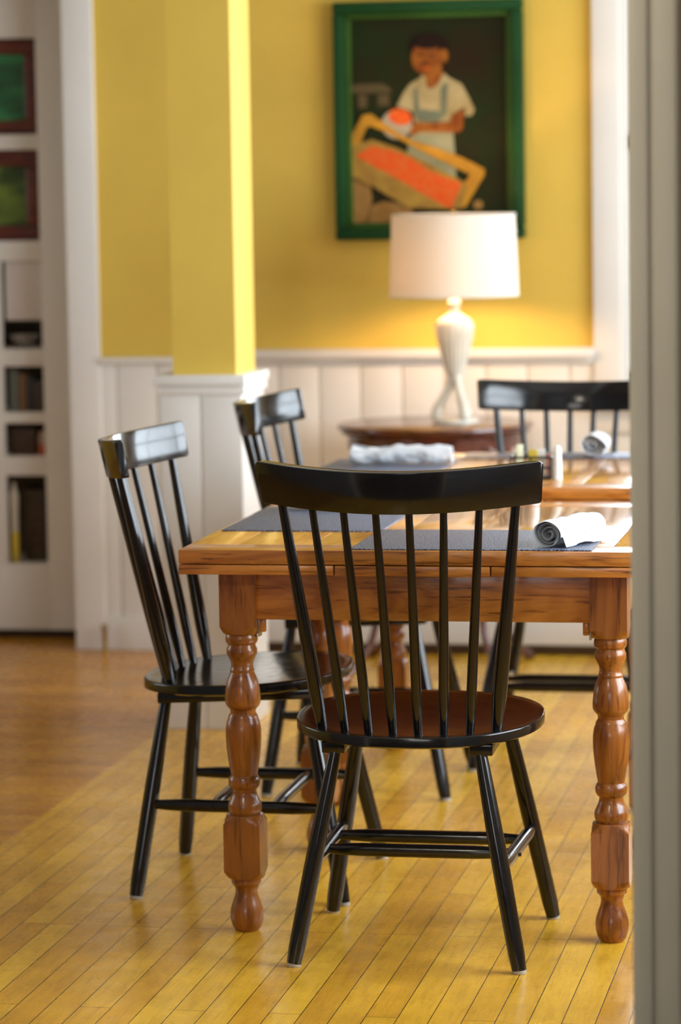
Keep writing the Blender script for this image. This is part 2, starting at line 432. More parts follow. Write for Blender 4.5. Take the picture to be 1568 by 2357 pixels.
# ================================================================== CHAIR
def chair(label, loc, rz):
    t = thing('dining_chair', loc, rz, label, 'chair', None)
    tilt = math.radians(2.6)
    # seat: wide rounded shape, tilted slightly back
    def seat_z(y): return .4495 + math.tan(tilt)*y
    b = MB(); n = 96; prof = []
    def outline(ang, s):
        ca, sa = math.cos(ang), math.sin(ang)
        e = 2/2.35
        x = .2355*abs(ca)**e*(1 if ca > 0 else -1)
        y = (.212 if sa > 0 else .218)*abs(sa)**e*(1 if sa > 0 else -1) - .016
        x *= 1 - .05*max(0, -sa)
        return x*s, y*s-.0*(1-s)
    rg = []
    TH = .0235
    for (s, dz) in ((.02, -TH), (.5, -TH), (.955, -TH), (.985, -TH+.003), (.999, -TH+.005), (1, -.0035), (.9965, -.001), (.988, 0), (.90, -.0015), (.6, -.006), (.3, -.008), (.02, -.0085)):
        ring = []
        for k in range(n):
            x, y = outline(2*PI*k/n, s); ring.append(Vector((x, y, seat_z(y)+dz)))
        rg.append(ring)
    b.rings(rg); b.build('seat', LACQ, t, 50)
    # battens under the seat
    for sx in (-1, 1):
        b = MB(); b.box((-.022, -.178, -.021), (.022, .165, 0), None, .003)
        TM = Matrix.Translation((sx*.139, 0, seat_z(0)-TH-.0002)) @ Matrix.Rotation(tilt, 4, 'X')
        for v in b.bm.verts: v.co = TM @ v.co
        b.build('seat_batten', LACQ, t)
    # legs
    feet = {}
    for sx in (-1, 1):
        for kind, top, foot in (('r', (.137, -.165), (.212, -.218)), ('f', (.145, .135), (.222, .218))):
            zt = seat_z(top[1])-TH-.019
            p0 = Vector((sx*top[0], top[1], zt)); p1 = Vector((sx*foot[0], foot[1], .006))
            feet[(sx, kind)] = (p0, p1)
            b = MB(); N = 14; path = []; rad = []
            for i in range(N+1):
                q = i/N; path.append(p0.lerp(p1, q))
                rad.append(.0118+.0047*min(1, q/.45)**.8 - .0008*max(0, (q-.6)/.4))
            rad[-1] -= .002
            b.tube(path, rad, 20); lg = b.build('leg', LACQ, t, 50)
            b = MB(); b.lathe([(.0125, 0), (.0135, .001), (.0130, .0075)], p1.x, p1.y, 20)
            g = b.build('glide', GLIDE, lg, 50); g['label'] = 'white nylon glide under the foot'
    def at_z(k, z):
        p0, p1 = feet[k]; return p0.lerp(p1, (p0.z-z)/(p0.z-p1.z))
    def stretch(p, q, rm=.0130, re=.0088):
        b = MB(); N = 20; path = [p.lerp(q, i/N) for i in range(N+1)]
        rad = []
        for i in range(N+1):
            d = min(i, N-i)/N
            rad.append(re if d < .02 else re+(rm-re)*min(1, (d-.02)/.17)**.7)
        b.tube(path, rad, 18); return b.build('stretcher', LACQ, t, 50)
    for sx in (-1, 1):
        a, c = at_z((sx, 'r'), .190), at_z((sx, 'f'), .190)
        o = stretch(a, c)
        m1 = a.lerp(c, .36); m2 = a.lerp(c, .70)
        feet[(sx, 'm')] = (m1, m2)
    for j in (0, 1):
        stretch(feet[(-1, 'm')][j], feet[(1, 'm')][j], .0130, .0085)
    for sx in (-1, 1):
        b = MB(); m1 = feet[(sx, 'm')][0]
        b.tube([m1+Vector((sx*.011, 0, -.002)), m1+Vector((sx*.0165, 0, -.002))], [.0045, .0035], 12); b.build('screw_cap', LACQ, t)
    # crest rail: bent board, leaning back
    th = math.radians(12.5); tf = math.radians(8)
    up = Vector((0, -math.sin(th), math.cos(th))); fw = Vector((0, math.cos(tf), math.sin(tf)))
    O = Vector((0, -.322, .9345)); HW = .2665; SAG = .095; HT = .079; TK = .020
    def rc(x, tt, h):       # x across, tt thickness offset (forward +), h down from the top
        y = SAG*(1-math.cos(x/HW*1.1))/(1-math.cos(1.1)); sl = 1.1*SAG/HW*math.sin(x/HW*1.1)/(1-math.cos(1.1))
        nrm = Vector((-sl, 1)).normalized()
        return O + Vector((x, 0, 0)) + Vector((nrm.x*tt, 0, 0)) + fw*(y+nrm.y*tt) - up*h
    b = MB(); rg = []; N = 48
    for i in range(N+1):
        x = -HW*math.cos(PI*i/N) if i in (0, N) else HW*math.sin(PI*(i/N-.5)); d = min(HW-abs(x), .02)/.02
        dd = min(HW-abs(x), .006)/.006; cut = .005*(1-math.sqrt(max(0, 1-(1-dd)**2))); tk = TK-.003*(1-d)
        h0, h1 = cut+.0005, HT-cut
        e = .0018
        q = [(0+e, h0), (tk-e, h0), (tk-e*.3, h0+e*.3), (tk, h0+e), (tk, h1-e), (tk-e*.3, h1-e*.3), (tk-e, h1), (e, h1), (e*.3, h1-e*.3), (0, h1-e), (0, h0+e), (e*.3, h0+e*.3)]
        rg.append([rc(x*(1-.020*h/HT), a, h) for a, h in q])
    b.rings(rg)
    b.build('crest_rail', LACQ, t, 30)
    # spindles
    for k in range(8):
        uu = (k-3.5)/3.5
        xt = uu*.222; xb = uu*.164
        ptop = rc(xt, TK*.5, HT-.012)
        yb = -.186 + .040*uu*uu
        pb = Vector((xb, yb, seat_z(yb)-.009))
        outer = abs(uu) > .9
        N = 16; path = [pb.lerp(ptop, i/N) for i in range(N+1)]; rad = []
        rmax = .0138 if outer else .0098; r0 = .0095 if outer else .0078; rt = .0085 if outer else .0070
        for i in range(N+1):
            q = i/N
            rad.append(r0+(rmax-r0)*min(1, q/.16) if q < .3 else rt+(rmax-rt)*(1-(q-.3)/.7)**1.1)
        b = MB(); b.tube(path, rad, 14); b.build('spindle', LACQ, t, 50)
    return t
c1 = chair('black spindle-back chair nearest the viewer, seen from behind at the near table', (.361, -.050, 0), 0)
def place(loc, rz, label):
    c = copy_tree(c1); c.location = loc; c.rotation_euler = (0, 0, rz); c['label'] = label; return c
place((-.069, .449, 0), -PI/2, 'black spindle-back chair at the left side of the near table, facing right')
place((-.030, 1.5335, 0), -PI/2, 'black spindle-back chair at the left side of the far table, facing right')
place((.420, 1.905, 0), PI, 'black spindle-back chair on the far side of the far table, facing the viewer')
for o in C.objects:
    if o.get('category') == 'chair': o['group'] = 'dining chairs around the two tables'

# ================================================================== TABLE
TW, TL, OX, OY = .7175, .7505, .1023, .0845
def table(label, loc):
    t = thing('dining_table', loc, 0, label, 'table', 'draw-leaf dining tables')
    X0, X1, Y0, Y1 = -OX, TW+OX, -OY, TL+OY
    # upper top: frame of four boards and inner planks, grooves between
    def slab(mb, a, c, m, bev=.0016): mb.box(a, c, m, bev)
    b = MB(); fwid = .095; z0, z1 = .733, .76; g = .0007
    slab(b, (X0, Y0, z0), (X1, Y0+fwid-g, z1), OAKX); slab(b, (X0, Y1-fwid+g, z0), (X1, Y1, z1), OAKX)
    slab(b, (X0, Y0+fwid+g, z0), (X0+fwid-g, Y1-fwid-g, z1), OAKY); slab(b, (X1-fwid+g, Y0+fwid+g, z0), (X1, Y1-fwid-g, z1), OAKY)
    n = 5; pw = (X1-X0-2*fwid)/n
    for i in range(n):
        slab(b, (X0+fwid+i*pw+g, Y0+fwid+g, z0), (X0+fwid+(i+1)*pw-g, Y1-fwid-g, z1), OAKY)
    b.build('tabletop', None, t)
    # draw leaves stored under the top, seen as the lower band
    for (y0, y1) in ((Y0, Y0+.34), (Y1-.34, Y1)):
        b = MB(); e = .004 if y0 == Y0 else 0
        front = y0 == Y0
        ye, yi = (y0, y0+.08) if front else (y1-.08, y1)
        for (xa, xb, dz) in ((X0, .200, 0), (.2025, .500, -.0015), (.5025, X1, 0)):
            b.box((xa, ye, .7125+dz), (xb, yi, .7312+dz*.2), OAKX, .0015)
        b.box((X0, min(y0+.08, y1-.34) if front else y0, .7135), (X1, y1 if front else y1-.08, .7312), OAKX, .001) if False else None
        b.box((X0+.002, (y0+.0805) if front else y0, .7135), (X1-.002, y1 if front else (y1-.0805), .7305), OAKY, .001)
        b.build('draw_leaf', None, t)
    b = MB(); b.box((X0+.01, Y0+.341, .7135), (X1-.01, Y1-.341, .7325), OAKX); b.build('centre_board', None, t)
    # apron
    for (a, c, m) in (((.033, -.024, .618), (TW-.033, -.004, .7125), OAKX), ((.033, TL+.004, .618), (TW-.033, TL+.024, .7125), OAKX),
                      ((-.024, .033, .618), (-.004, TL-.033, .7125), OAKY), ((TW+.004, .033, .618), (TW+.024, TL-.033, .7125), OAKY)):
        b = MB(); b.box(a, c, m, .002); b.build('apron', None, t)
    # turned legs
    prof = [(.0295, .588), (.0310, .583), (.0318, .577), (.0305, .571), (.0268, .567), (.0272, .563), (.0300, .557), (.0298, .549), (.0262, .541), (.0222, .533), (.0212, .526), (.0222, .519), (.0240, .516), (.0232, .512), (.0250, .508),
            (.0300, .496), (.0333, .480), (.0348, .462), (.0345, .452), (.0318, .446), (.0280, .442), (.0250, .438), (.0248, .432), (.0275, .428), (.0295, .423), (.0298, .420), (.0325, .414), (.0345, .400), (.0348, .385), (.0338, .365), (.0315, .345), (.0285, .325), (.0262, .312), (.0258, .309),
            (.0290, .305), (.0312, .298), (.0305, .290), (.0270, .284), (.0240, .282), (.0232, .279), (.0240, .273), (.0268, .265), (.0285, .262), (.0290, .260), (.0318, .255), (.0332, .248), (.0325, .240), (.0295, .234), (.0290, .228)]
    low = [(.028, .108), (.0292, .101), (.0290, .095), (.0262, .0925), (.0225, .086), (.0212, .079), (.0228, .070), (.0275, .057), (.0315, .044), (.0328, .034), (.0318, .022), (.0285, .010), (.0240, .003), (.021, .0)]
    def block(b, z0, z1, h, ctop, cbot):
        """square block whose corners are turned away at the ends"""
        rg = []; n = 32
        def sq(ang, lim):
            ca, sa = math.cos(ang), math.sin(ang); rr = h/max(abs(ca), abs(sa)); return min(rr, lim)
        lv = []
        if cbot: lv += [(z0, h*.97), (z0+.002, h*1.03), (z0+.008, h*1.18), (z0+.016, h*1.42), (z0+.017, h*1.42)]
        else: lv += [(z0, h*1.42)]
        if ctop: lv += [(z1-.017, h*1.42), (z1-.016, h*1.42), (z1-.008, h*1.18), (z1-.002, h*1.03), (z1, h*.97)]
        else: lv += [(z1, h*1.42)]
        for z, lim in lv:
            rg.append([Vector((sq(2*PI*k/64, lim)*math.cos(2*PI*k/64), sq(2*PI*k/64, lim)*math.sin(2*PI*k/64), z)) for k in range(64)])
        b.rings(rg)
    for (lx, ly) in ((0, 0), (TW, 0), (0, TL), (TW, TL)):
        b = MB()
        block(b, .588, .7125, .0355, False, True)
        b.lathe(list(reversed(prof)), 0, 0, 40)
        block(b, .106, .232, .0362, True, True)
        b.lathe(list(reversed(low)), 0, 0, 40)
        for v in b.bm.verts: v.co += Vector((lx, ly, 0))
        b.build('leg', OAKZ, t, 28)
    # metal corner plates and the leaf latch
    for sx, x in ((1, .0350), (-1, TW-.0350)):
        b = MB(); b.box((min(x, x+sx*.004), -.012, .583), (max(x, x+sx*.004), .010, .640), METAL, .001)
        b.box((min(x+sx*.004, x+sx*.016), -.014, .592), (max(x+sx*.004, x+sx*.016), -.003, .6175), OAKX, .003); b.build('corner_plate', None, t)
    b = MB(); b.box((.332, -.030, .7035), (.398, -.024, .7125), BLACKM, .001); b.box((.332, -.045, .7085), (.398, -.024, .7125), BLACKM, .001)
    o = b.build('leaf_latch', None, t); o['label'] = 'black metal latch under the top'
    return t
t1 = table('honey oak draw-leaf table with turned legs, nearest the viewer', (0, 0, 0))
T2 = (-.0524, 1.2471)
t2 = copy_tree(t1); t2.location = (T2[0], T2[1], 0); t2['label'] = 'honey oak draw-leaf table standing farther back, behind the near table'

# ================================================================== SIDE TABLE + LAMP
STX, STY = -.140, 3.27
t = thing('side_table', (STX, STY, 0), 0, 'small round dark mahogany side table against the back wall under the lamp', 'table')
b = MB(); b.lathe([(.255, .716), (.278, .719), (.283, .724), (.279, .729), (.289, .733), (.294, .740), (.292, .747), (.285, .750), (.01, .750)], 0, 0, 72); b.build('tabletop', MAHOG, t)
b = MB(); n = 96; rg = []
for (rr, top) in ((.262, 1), (.262, 0), (.246, 0), (.246, 1)):
    rg.append([Vector((rr*math.cos(2*PI*k/n), rr*math.sin(2*PI*k/n), .716 if top else .668+.014*abs(math.sin(2*PI*k/n*6)))) for k in range(n)])
rg.append(rg[0]); b.rings(rg, caps=False); b.build('apron', MAHOG, t)
for k in range(4):
    a = PI/4+k*PI/2; b = MB()
    pts = smooth_prof([(.235, .70, .022), (.262, .63, .026), (.262, .55, .021), (.232, .40, .015), (.218, .25, .012), (.240, .12, .011), (.300, .045, .012), (.342, .016, .016), (.350, .004, .012)], 5)
    b.tube([Vector((p[0]*math.cos(a), p[0]*math.sin(a), p[1])) for p in pts], [p[2] for p in pts], 14)
    b.build('leg', MAHOGZ, t)
LX, LY = -.075, 3.25
t = thing('table_lamp', (LX, LY, .75), 0, 'lit table lamp with white drum shade and cream fluted urn base', 'lamp')
b = MB(); b.lathe([(.066, 0), (.068, .004), (.066, .012), (.05, .016), (.01, .017)], 0, 0, 40); b.build('foot_plate', CERAM, t)
for k in range(3):
    a = -PI/2+.62+k*2*PI/3; b = MB()
    pts = smooth_prof([(.010, .150, .014), (.016, .115, .013), (.032, .080, .013), (.050, .050, .014), (.058, .028, .016), (.054, .016, .017)], 4)
    b.tube([Vector((p[0]*math.cos(a), p[0]*math.sin(a), p[1])) for p in pts], [p[2] for p in pts], 12); b.build('scroll_leg', CERAM, t)
b = MB(); prof = smooth_prof([(.016, .118), (.020, .125), (.019, .135), (.026, .150), (.037, .190), (.047, .230), (.0545, .268), (.056, .292), (.050, .305), (.040, .312), (.030, .318), (.018, .328), (.0155, .345), (.020, .356), (.017, .362), (.013, .372)], 3)
n = 80; rg = []
for rr, z in prof:
    fl = .045 if .14 < z < .295 else 0
    rg.append([Vector((rr*(1+fl*math.cos(20*2*PI*k/n))*math.cos(2*PI*k/n), rr*(1+fl*math.cos(20*2*PI*k/n))*math.sin(2*PI*k/n), z)) for k in range(n)])
b.rings(rg); b.build('urn_body', CERAM, t, 60)
b = MB(); b.lathe([(.012, .372), (.014, .375), (.010, .378), (.015, .381), (.015, .398), (.008, .400)], 0, 0, 24); b.build('socket', BRASS, t)
BULB = bpy.data.materials.new('lit_bulb'); BULB.use_nodes = True; bp = BULB.node_tree.nodes['Principled BSDF']
bp.inputs['Emission Color'].default_value = (1, .64, .33, 1); bp.inputs['Emission Strength'].default_value = 210
b = MB(); b.lathe(smooth_prof([(.010, .400), (.014, .408), (.026, .424), (.030, .440), (.024, .456), (.008, .465)], 3), 0, 0, 24); b.build('light_bulb', BULB, t)
b = MB(); n = 64; rg = []
for rr, z in ((.1915, .375), (.1825, .618), (.1808, .618), (.1898, .375)):
    rg.append([Vector((rr*math.cos(2*PI*k/n), rr*math.sin(2*PI*k/n), z)) for k in range(n)])
rg.append(rg[0]); b.rings(rg, caps=False); sh = b.build('lamp_shade', SHADE, t)
b = MB()
for rr, z in ((.1912, .377), (.1822, .616)):
    b = MB(); b.tube([Vector((rr*math.cos(2*PI*k/48), rr*math.sin(2*PI*k/48), z)) for k in range(49)], .0025, 8); b.build('shade_trim', SHADE, sh)
b = MB()
for k in range(3):
    a = k*2*PI/3+.4; b.tube([Vector((0, 0, .600)), Vector((.182*math.cos(a), .182*math.sin(a), .604))], .0015, 6)
b.tube([Vector((.0, 0, .628)), Vector((0, 0, .59))], .005, 10)
for sx in (-1, 1): b.tube([Vector((sx*.012, 0, .42)), Vector((sx*.045, 0, .44)), Vector((sx*.045, 0, .53)), Vector((0, 0, .60))], .0013, 6)
b.build('shade_harp', BRASS, sh)

# ================================================================== PAINTING
PXA, PXB, PZA, PZB = -.494, .094, 1.289, 2.016
t = thing('painting', (0, 0, 0), 0, 'green framed painting of a boy in white shirt holding strawberries by a long basket', 'painting')
YB = WY-.002
def frame_ring(name, xa, xb, za, zb, wd, y0, y1, m, par):
    b = MB()
    for (p, q) in (((xa, za), (xb, za+wd)), ((xa, zb-wd), (xb, zb)), ((xa, za+wd), (xa+wd, zb-wd)), ((xb-wd, za+wd), (xb, zb-wd))):
        b.box((p[0], y0, p[1]), (q[0], y1, q[1]), m, min(.008, wd*.3))
    return b.build(name, None, par)
fr = frame_ring('frame', PXA, PXB, PZA, PZB, .036, YB-.045, YB, GREENF, t)
frame_ring('inner_frame', PXA+.036, PXB-.036, PZA+.036, PZB-.036, .017, YB-.030, YB-.004, GREENL, fr)
def art(name, col, col2=None, sc=10):
    m, tt, p = mat(name)
    n = noise(tt, coords(tt), sc, 4, .6)
    col = tuple(x*.72 for x in col); col2 = tuple(x*.72 for x in col2) if col2 else None; p.inputs['Specular IOR Level'].default_value = .15
    c2 = col2 or tuple(x*.75 for x in col)
    L(tt, ramp(tt, n, [(.35, c2), (.65, col)]), p.inputs['Base Color']); p.inputs['Roughness'].default_value = .5
    return m
A_BG = art('oil_dark_green', (.014, .030, .006), (.026, .015, .005), 5)
A_SK = art('oil_brown_skin', (.42, .14, .02), (.24, .055, .010), 22); A_HR = art('oil_dark_hair', (.022, .009, .006))
A_SH = art('oil_cream_shirt', (.58, .47, .24), (.44, .33, .14), 16); A_OV = art('oil_pale_overalls', (.44, .42, .25), (.32, .33, .20), 14)
A_ST = art('oil_grey_green_strap', (.22, .25, .16), (.16, .18, .12), 20)
A_BK = art('oil_tan_basket', (.55, .33, .06), (.38, .20, .04), 26); A_RD = art('oil_strawberry_red', (1.0, .10, .008), (.90, .20, .04), 45)
A_WH = art('oil_white_cup', (.55, .48, .34)); A_BN = art('oil_tan_bench', (.48, .27, .08), (.36, .17, .04)); A_LB = art('oil_dim_building', (.14, .09, .04), (.09, .08, .03), 14)
A_GD = art('oil_golden_handle', (.80, .38, .03), (.55, .26, .03), 20); A_DK = art('oil_dark_gap', (.02, .016, .008))
cx0, cx1, cz0, cz1 = 283, 1215, 90, 1348      # canvas extents in the artist's own grid
ax0, ax1, az0, az1 = PXA+.053, PXB-.053, PZA+.053, PZB-.053
b = MB(); b.box((ax0, YB-.012, az0), (ax1, YB-.006, az1), A_BG)
LV = [0]
def shape(pts, m, lv):
    LV[0] += .00025
    P = []
    for x, y in pts:
        X = ax0+(min(max(x, cx0), cx1)-cx0)/(cx1-cx0)*(ax1-ax0); Z = az1-(min(max(y, cz0), cz1)-cz0)/(cz1-cz0)*(az1-az0)
        P.append(Vector((X, YB-.0122-LV[0], Z)))
    b.poly(P, m)
def ell(cx, cy, rx, ry, n=20, rot=0):
    return [(cx+rx*math.cos(2*PI*k/n)*math.cos(rot)-ry*math.sin(2*PI*k/n)*math.sin(rot), cy+rx*math.cos(2*PI*k/n)*math.sin(rot)+ry*math.sin(2*PI*k/n)*math.cos(rot)) for k in range(n)]
shape([(283, 490), (470, 485), (520, 520), (520, 545), (283, 545)], A_LB, 1); shape([(320, 555), (375, 555), (375, 635), (320, 635)], A_LB, 1); shape([(440, 555), (510, 555), (510, 625), (440, 625)], A_LB, 1)
shape([(283, 1070), (385, 1110), (400, 1200), (360, 1348), (283, 1348)], A_BN, 1); shape([(395, 1240), (470, 1215), (610, 1235), (680, 1348), (370, 1348)], A_BN, 1); shape(ell(1035, 1245, 30, 28), A_BN, 1)
shape([(640, 780), (890, 790), (905, 1000), (905, 1100), (780, 1060), (615, 940), (620, 850)], A_OV, 2)
shape([(690, 460), (640, 490), (600, 540), (553, 630), (650, 665), (660, 730), (640, 800), (880, 800), (885, 690), (960, 640), (965, 700), (1005, 695), (1020, 660), (985, 580), (945, 500), (870, 460), (840, 440)], A_SH, 3)
shape([(655, 520), (680, 515), (690, 650), (815, 665), (820, 515), (850, 480), (865, 500), (850, 690), (800, 730), (690, 725), (655, 690)], A_ST, 4); shape([(690, 560), (815, 560), (812, 655), (692, 645)], A_SH, 5)
shape([(720, 420), (840, 400), (835, 450), (790, 510), (745, 530), (725, 480)], A_SK, 5); shape([(690, 460), (725, 430), (735, 520), (745, 545), (700, 500)], A_SH, 6); shape([(840, 430), (870, 460), (790, 560), (750, 545), (800, 505)], A_SH, 6)
shape(ell(755, 265, 118, 88), A_HR, 6); shape([(800, 250), (860, 260), (850, 420), (790, 430)], A_HR, 6)
shape(ell(735, 335, 88, 105), A_SK, 7); shape(ell(768, 395, 62, 78), A_SK, 7); shape(ell(843, 325, 26, 42), A_SK, 8); shape(ell(745, 245, 85, 36), A_HR, 8)
shape(ell(705, 318, 18, 6), A_HR, 9); shape(ell(765, 322, 16, 6), A_HR, 9); shape(ell(725, 368, 12, 8), A_HR, 9); shape(ell(740, 400, 24, 6), A_RD, 9)
shape([(885, 690), (960, 655), (950, 780), (915, 800), (870, 770)], A_SK, 6); shape([(930, 800), (700, 790), (640, 815), (625, 780), (660, 730), (760, 735), (900, 730)], A_SK, 7)
shape(ell(555, 740, 92, 92), A_WH, 8); shape(ell(575, 695, 72, 50, 16, .25), A_RD, 9)
shape([(283, 800), (350, 680), (400, 672), (490, 740), (620, 830), (760, 880), (940, 950), (1078, 1025), (1078, 1060), (960, 1260), (880, 1260), (935, 1130), (985, 1070), (990, 1060), (880, 1000), (740, 930), (600, 850), (475, 780), (390, 745), (365, 770), (330, 860), (283, 870)], A_GD, 10)
shape([(283, 870), (400, 830), (560, 890), (740, 980), (930, 1090), (975, 1130), (935, 1270), (620, 1260), (400, 1120), (283, 1060)], A_BK, 11)
shape([(305, 930), (400, 870), (520, 900), (640, 950), (760, 1040), (940, 1110), (920, 1160), (880, 1265), (830, 1250), (700, 1170), (560, 1080), (430, 1010)], A_RD, 12)
o = b.build('canvas', None, t)
o['label'] = 'dark oil picture with a boy and an orange-red basket'

# ================================================================== PLACEMATS, NAPKINS
def placemat(cx, cy, wx, wy, z, label):
    b = MB(); b.box((-wx/2, -wy/2, 0), (wx/2, wy/2, .0022), WEAVE, .0008)
    o = b.build('placemat', None); o.location = (cx, cy, z); return tag(o, label, 'placemat', 'navy placemats on the tables')
placemat(.0715, .468, .327, .458, .7602, 'navy woven placemat at the left side of the near table')
placemat(.4600, .098, .462, .336, .7602, 'navy woven placemat at the front of the near table, behind the nearest chair back')
placemat(T2[0]+.0415, T2[1]+.41, .310, .458, .7602, 'navy placemat on the left of the far table under a long rolled napkin')
placemat(.372, 1.992, .462, .165, .7602, 'navy placemat along the far edge of the far table in front of the facing chair')

def napkin(loc, rz, length, R, turns, label, flap=None, seed=1, squash=.86, lump=.10, crump=1.0):
    rnd = random.Random(seed)
    b = MB(); NL = 36; NA = int(26*turns); th = .0016
    ph = [rnd.uniform(0, 6) for _ in range(6)]
    def sp(q, s):        # q 0..1 along spiral, s 0..1 along length
        a = q*turns*2*PI + .9
        rr = .15*R + (R*.85)*q**.8
        rr *= 1 + lump*math.sin(3.1*s*2+ph[0]+a*.5)*.6 + lump*.5*math.sin(7*s+ph[1]+a) + .03*math.sin(17*s+ph[2])
        # crumpled core
        rr *= 1+.10*math.sin(3*a+ph[3])*(1-q)
        return Vector((0, rr*math.cos(a), rr*math.sin(a)*squash))
    ends = lambda q, s: (s-.5)*length + (.5-abs(s-.5))*0 + (.004*math.sin(q*9+ph[4]) + .009*(q-.6))*(1 if s > .5 else -1)*abs(2*s-1)
    grid = []
    for j in range(NL+1):
        s = j/NL; row = []
        for i in range(NA+1):
            q = i/NA; p = sp(q, s); p.x = ends(q, s); row.append(p)
        # outer flap lying over and down to the table
        if flap:
            last = row[-1]
            NF = 14
            for k in range(1, NF+1):
                qq = k/NF; row.append(flap(s, qq, last))
        grid.append(row)
    from mathutils import noise as mn
    for r_ in grid:
        for p in r_:
            q = Vector((p.x*26+seed, p.y*30, p.z*30)); d = (mn.noise(q)*.0075 + mn.noise(q*2.6)*.0040)*crump
            p.y += d; p.z += d*.9; p.x += mn.noise(q*1.3+Vector((9, 0, 0)))*.003
    zmin = min(p.z for r_ in grid for p in (r_[:NA+1]))
    for r_ in grid:
        for p in r_: p.z -= zmin
    for r_ in grid:
        for p in r_: p.z = max(p.z, 0.0008)
    b.rings(grid, None, False, False)
    o = b.build('napkin', CLOTH, None, 80)
    sm = o.modifiers.new('thickness', 'SOLIDIFY'); sm.thickness = th; sm.offset = 1
    ss = o.modifiers.new('soft', 'SUBSURF'); ss.levels = 1; ss.render_levels = 1
    o.location = loc; o.rotation_euler = (0, 0, rz)
    return tag(o, label, 'napkin', 'rolled white napkins on the placemats')
MZ = .7634
def flapB(s, q, last):
    # sweeps from the top of the roll down the right hand side
    y0, z0 = last.y, last.z
    w = (.014+.022*s**1.2)*q
    z = z0*(1-q**1.5) - .024*q**2.2 + .004*math.sin(9*s+5*q) + .010*s*math.sin(PI*q)
    return Vector((last.x+.010*q*math.sin(5*s), y0 - w, z))
napkin((.634, .062, MZ), math.radians(70), .190, .029, 3.4, 'rolled white cloth napkin with a spiral end, at the front right of the near table', flapB, 4, .9, .05, .45)
napkin((.060, .640, MZ), math.radians(2), .22, .022, 3.0, 'white napkin on the left placemat of the near table, behind the chair back', None, 5)
napkin((.022, T2[1]+.475, MZ), math.radians(2), .245, .027, 3.0, 'long rolled white napkin lying sideways on the far table', None, 9, .9, .12)
napkin((.478, 1.965, MZ), math.radians(90), .12, .032, 2.6, 'rolled white napkin seen end-on near the facing chair on the far table', None, 13, .85, .08)

# ================================================================== CONDIMENTS
def caddy(x, y, label):
    t = thing('condiment_rack', (x, y, .7600), 0, label, 'condiment rack', 'black condiment racks')
    b = MB(); b.box((-.048, -.035, .003), (.048, .035, .006), BLACKM, .001)
    for sx in (-1, 1):
        for sy in (-1, 1): b.lathe([(.003, 0), (.003, .0035)], sx*.043, sy*.030, 8, BLACKM)
    b.build('tray', None, t)
    b = MB()
    for z in (.028, .052):
        P = [Vector((sx*.048, sy*.035, z)) for sx, sy in ((-1, -1), (1, -1), (1, 1), (-1, 1), (-1, -1))]
        for i in range(4): b.tube([P[i], P[i+1]], .0026, 8)
    for sx in (-1, 0, 1):
        for sy in (-1, 1): b.tube([Vector((sx*.048, sy*.035, .004)), Vector((sx*.048, sy*.035, .053))], .0026, 8)
    b.build('wire_rail', BLACKM, t)
    return t
def shaker(x, y, z, h, bodym, label, r0=.0135):
    t = thing('shaker', (x, y, z), 0, label, 'shaker', 'table shakers')
    b = MB(); b.lathe(smooth_prof([(r0*.95, 0), (r0, .004), (r0*.98, h*.45), (r0*.85, h*.74)], 3), 0, 0, 24); b.build('body', bodym, t)
    b = MB(); b.lathe(smooth_prof([(r0*.88, h*.74), (r0*.90, h*.80), (r0*.80, h*.90), (r0*.45, h*.98), (.001, h)], 3), 0, 0, 24); b.build('cap', CAPW, t)
    return t
def packet(x, y, z, h, wdt, col, rz, lean, label):
    m = PK[col]; b = MB()
    for i in range(3): b.box((-wdt/2, -.0035+i*.0026, 0), (wdt/2, -.0014+i*.0026, h-.002*i), m, .0008)
    for v in b.bm.verts: v.co = Matrix.Rotation(lean, 4, 'Y') @ v.co
    o = b.build('sugar_packet', None); o.location = (x, y, z); o.rotation_euler = (0, 0, rz)
    return tag(o, label, 'sugar packet', 'sugar packets standing in the rack')
PK = {'yellow': plain('yellow_paper', (.80, .62, .08), .6), 'white': plain('white_paper', (.80, .80, .76), .6), 'pink': plain('pink_paper', (.75, .42, .34), .6), 'cream': plain('cream_paper', (.78, .78, .52), .6)}
RX2, RY2 = .394, 1.385
caddy(RX2, RY2, 'black wire condiment rack with packets on the far table')
packet(RX2-.030, RY2+.0, .7665, .074, .016, 'cream', .2, 0, 'pale cream packet standing at the left end of the rack')
packet(RX2-.004, RY2+.0, .7665, .062, .022, 'yellow', -.2, .12, 'yellow packet leaning in the middle of the rack')
packet(RX2+.021, RY2+.0, .7665, .064, .018, 'white', .1, 0, 'white packet right of the yellow packet')
packet(RX2+.040, RY2-.01, .7665, .054, .014, 'pink', 0, 0, 'small pink packet at the right end of the rack')
shaker(.456, 1.355, .7600, .080, CAPW, 'tall white shaker at the near edge of the far table beside the rack', .0110)
caddy(.400, .790, 'black wire condiment rack on the near table hidden behind the nearest chair back')
shaker(.472, .782, .7600, .070, CAPW, 'short white shaker on the near table peeking under the nearest crest rail')

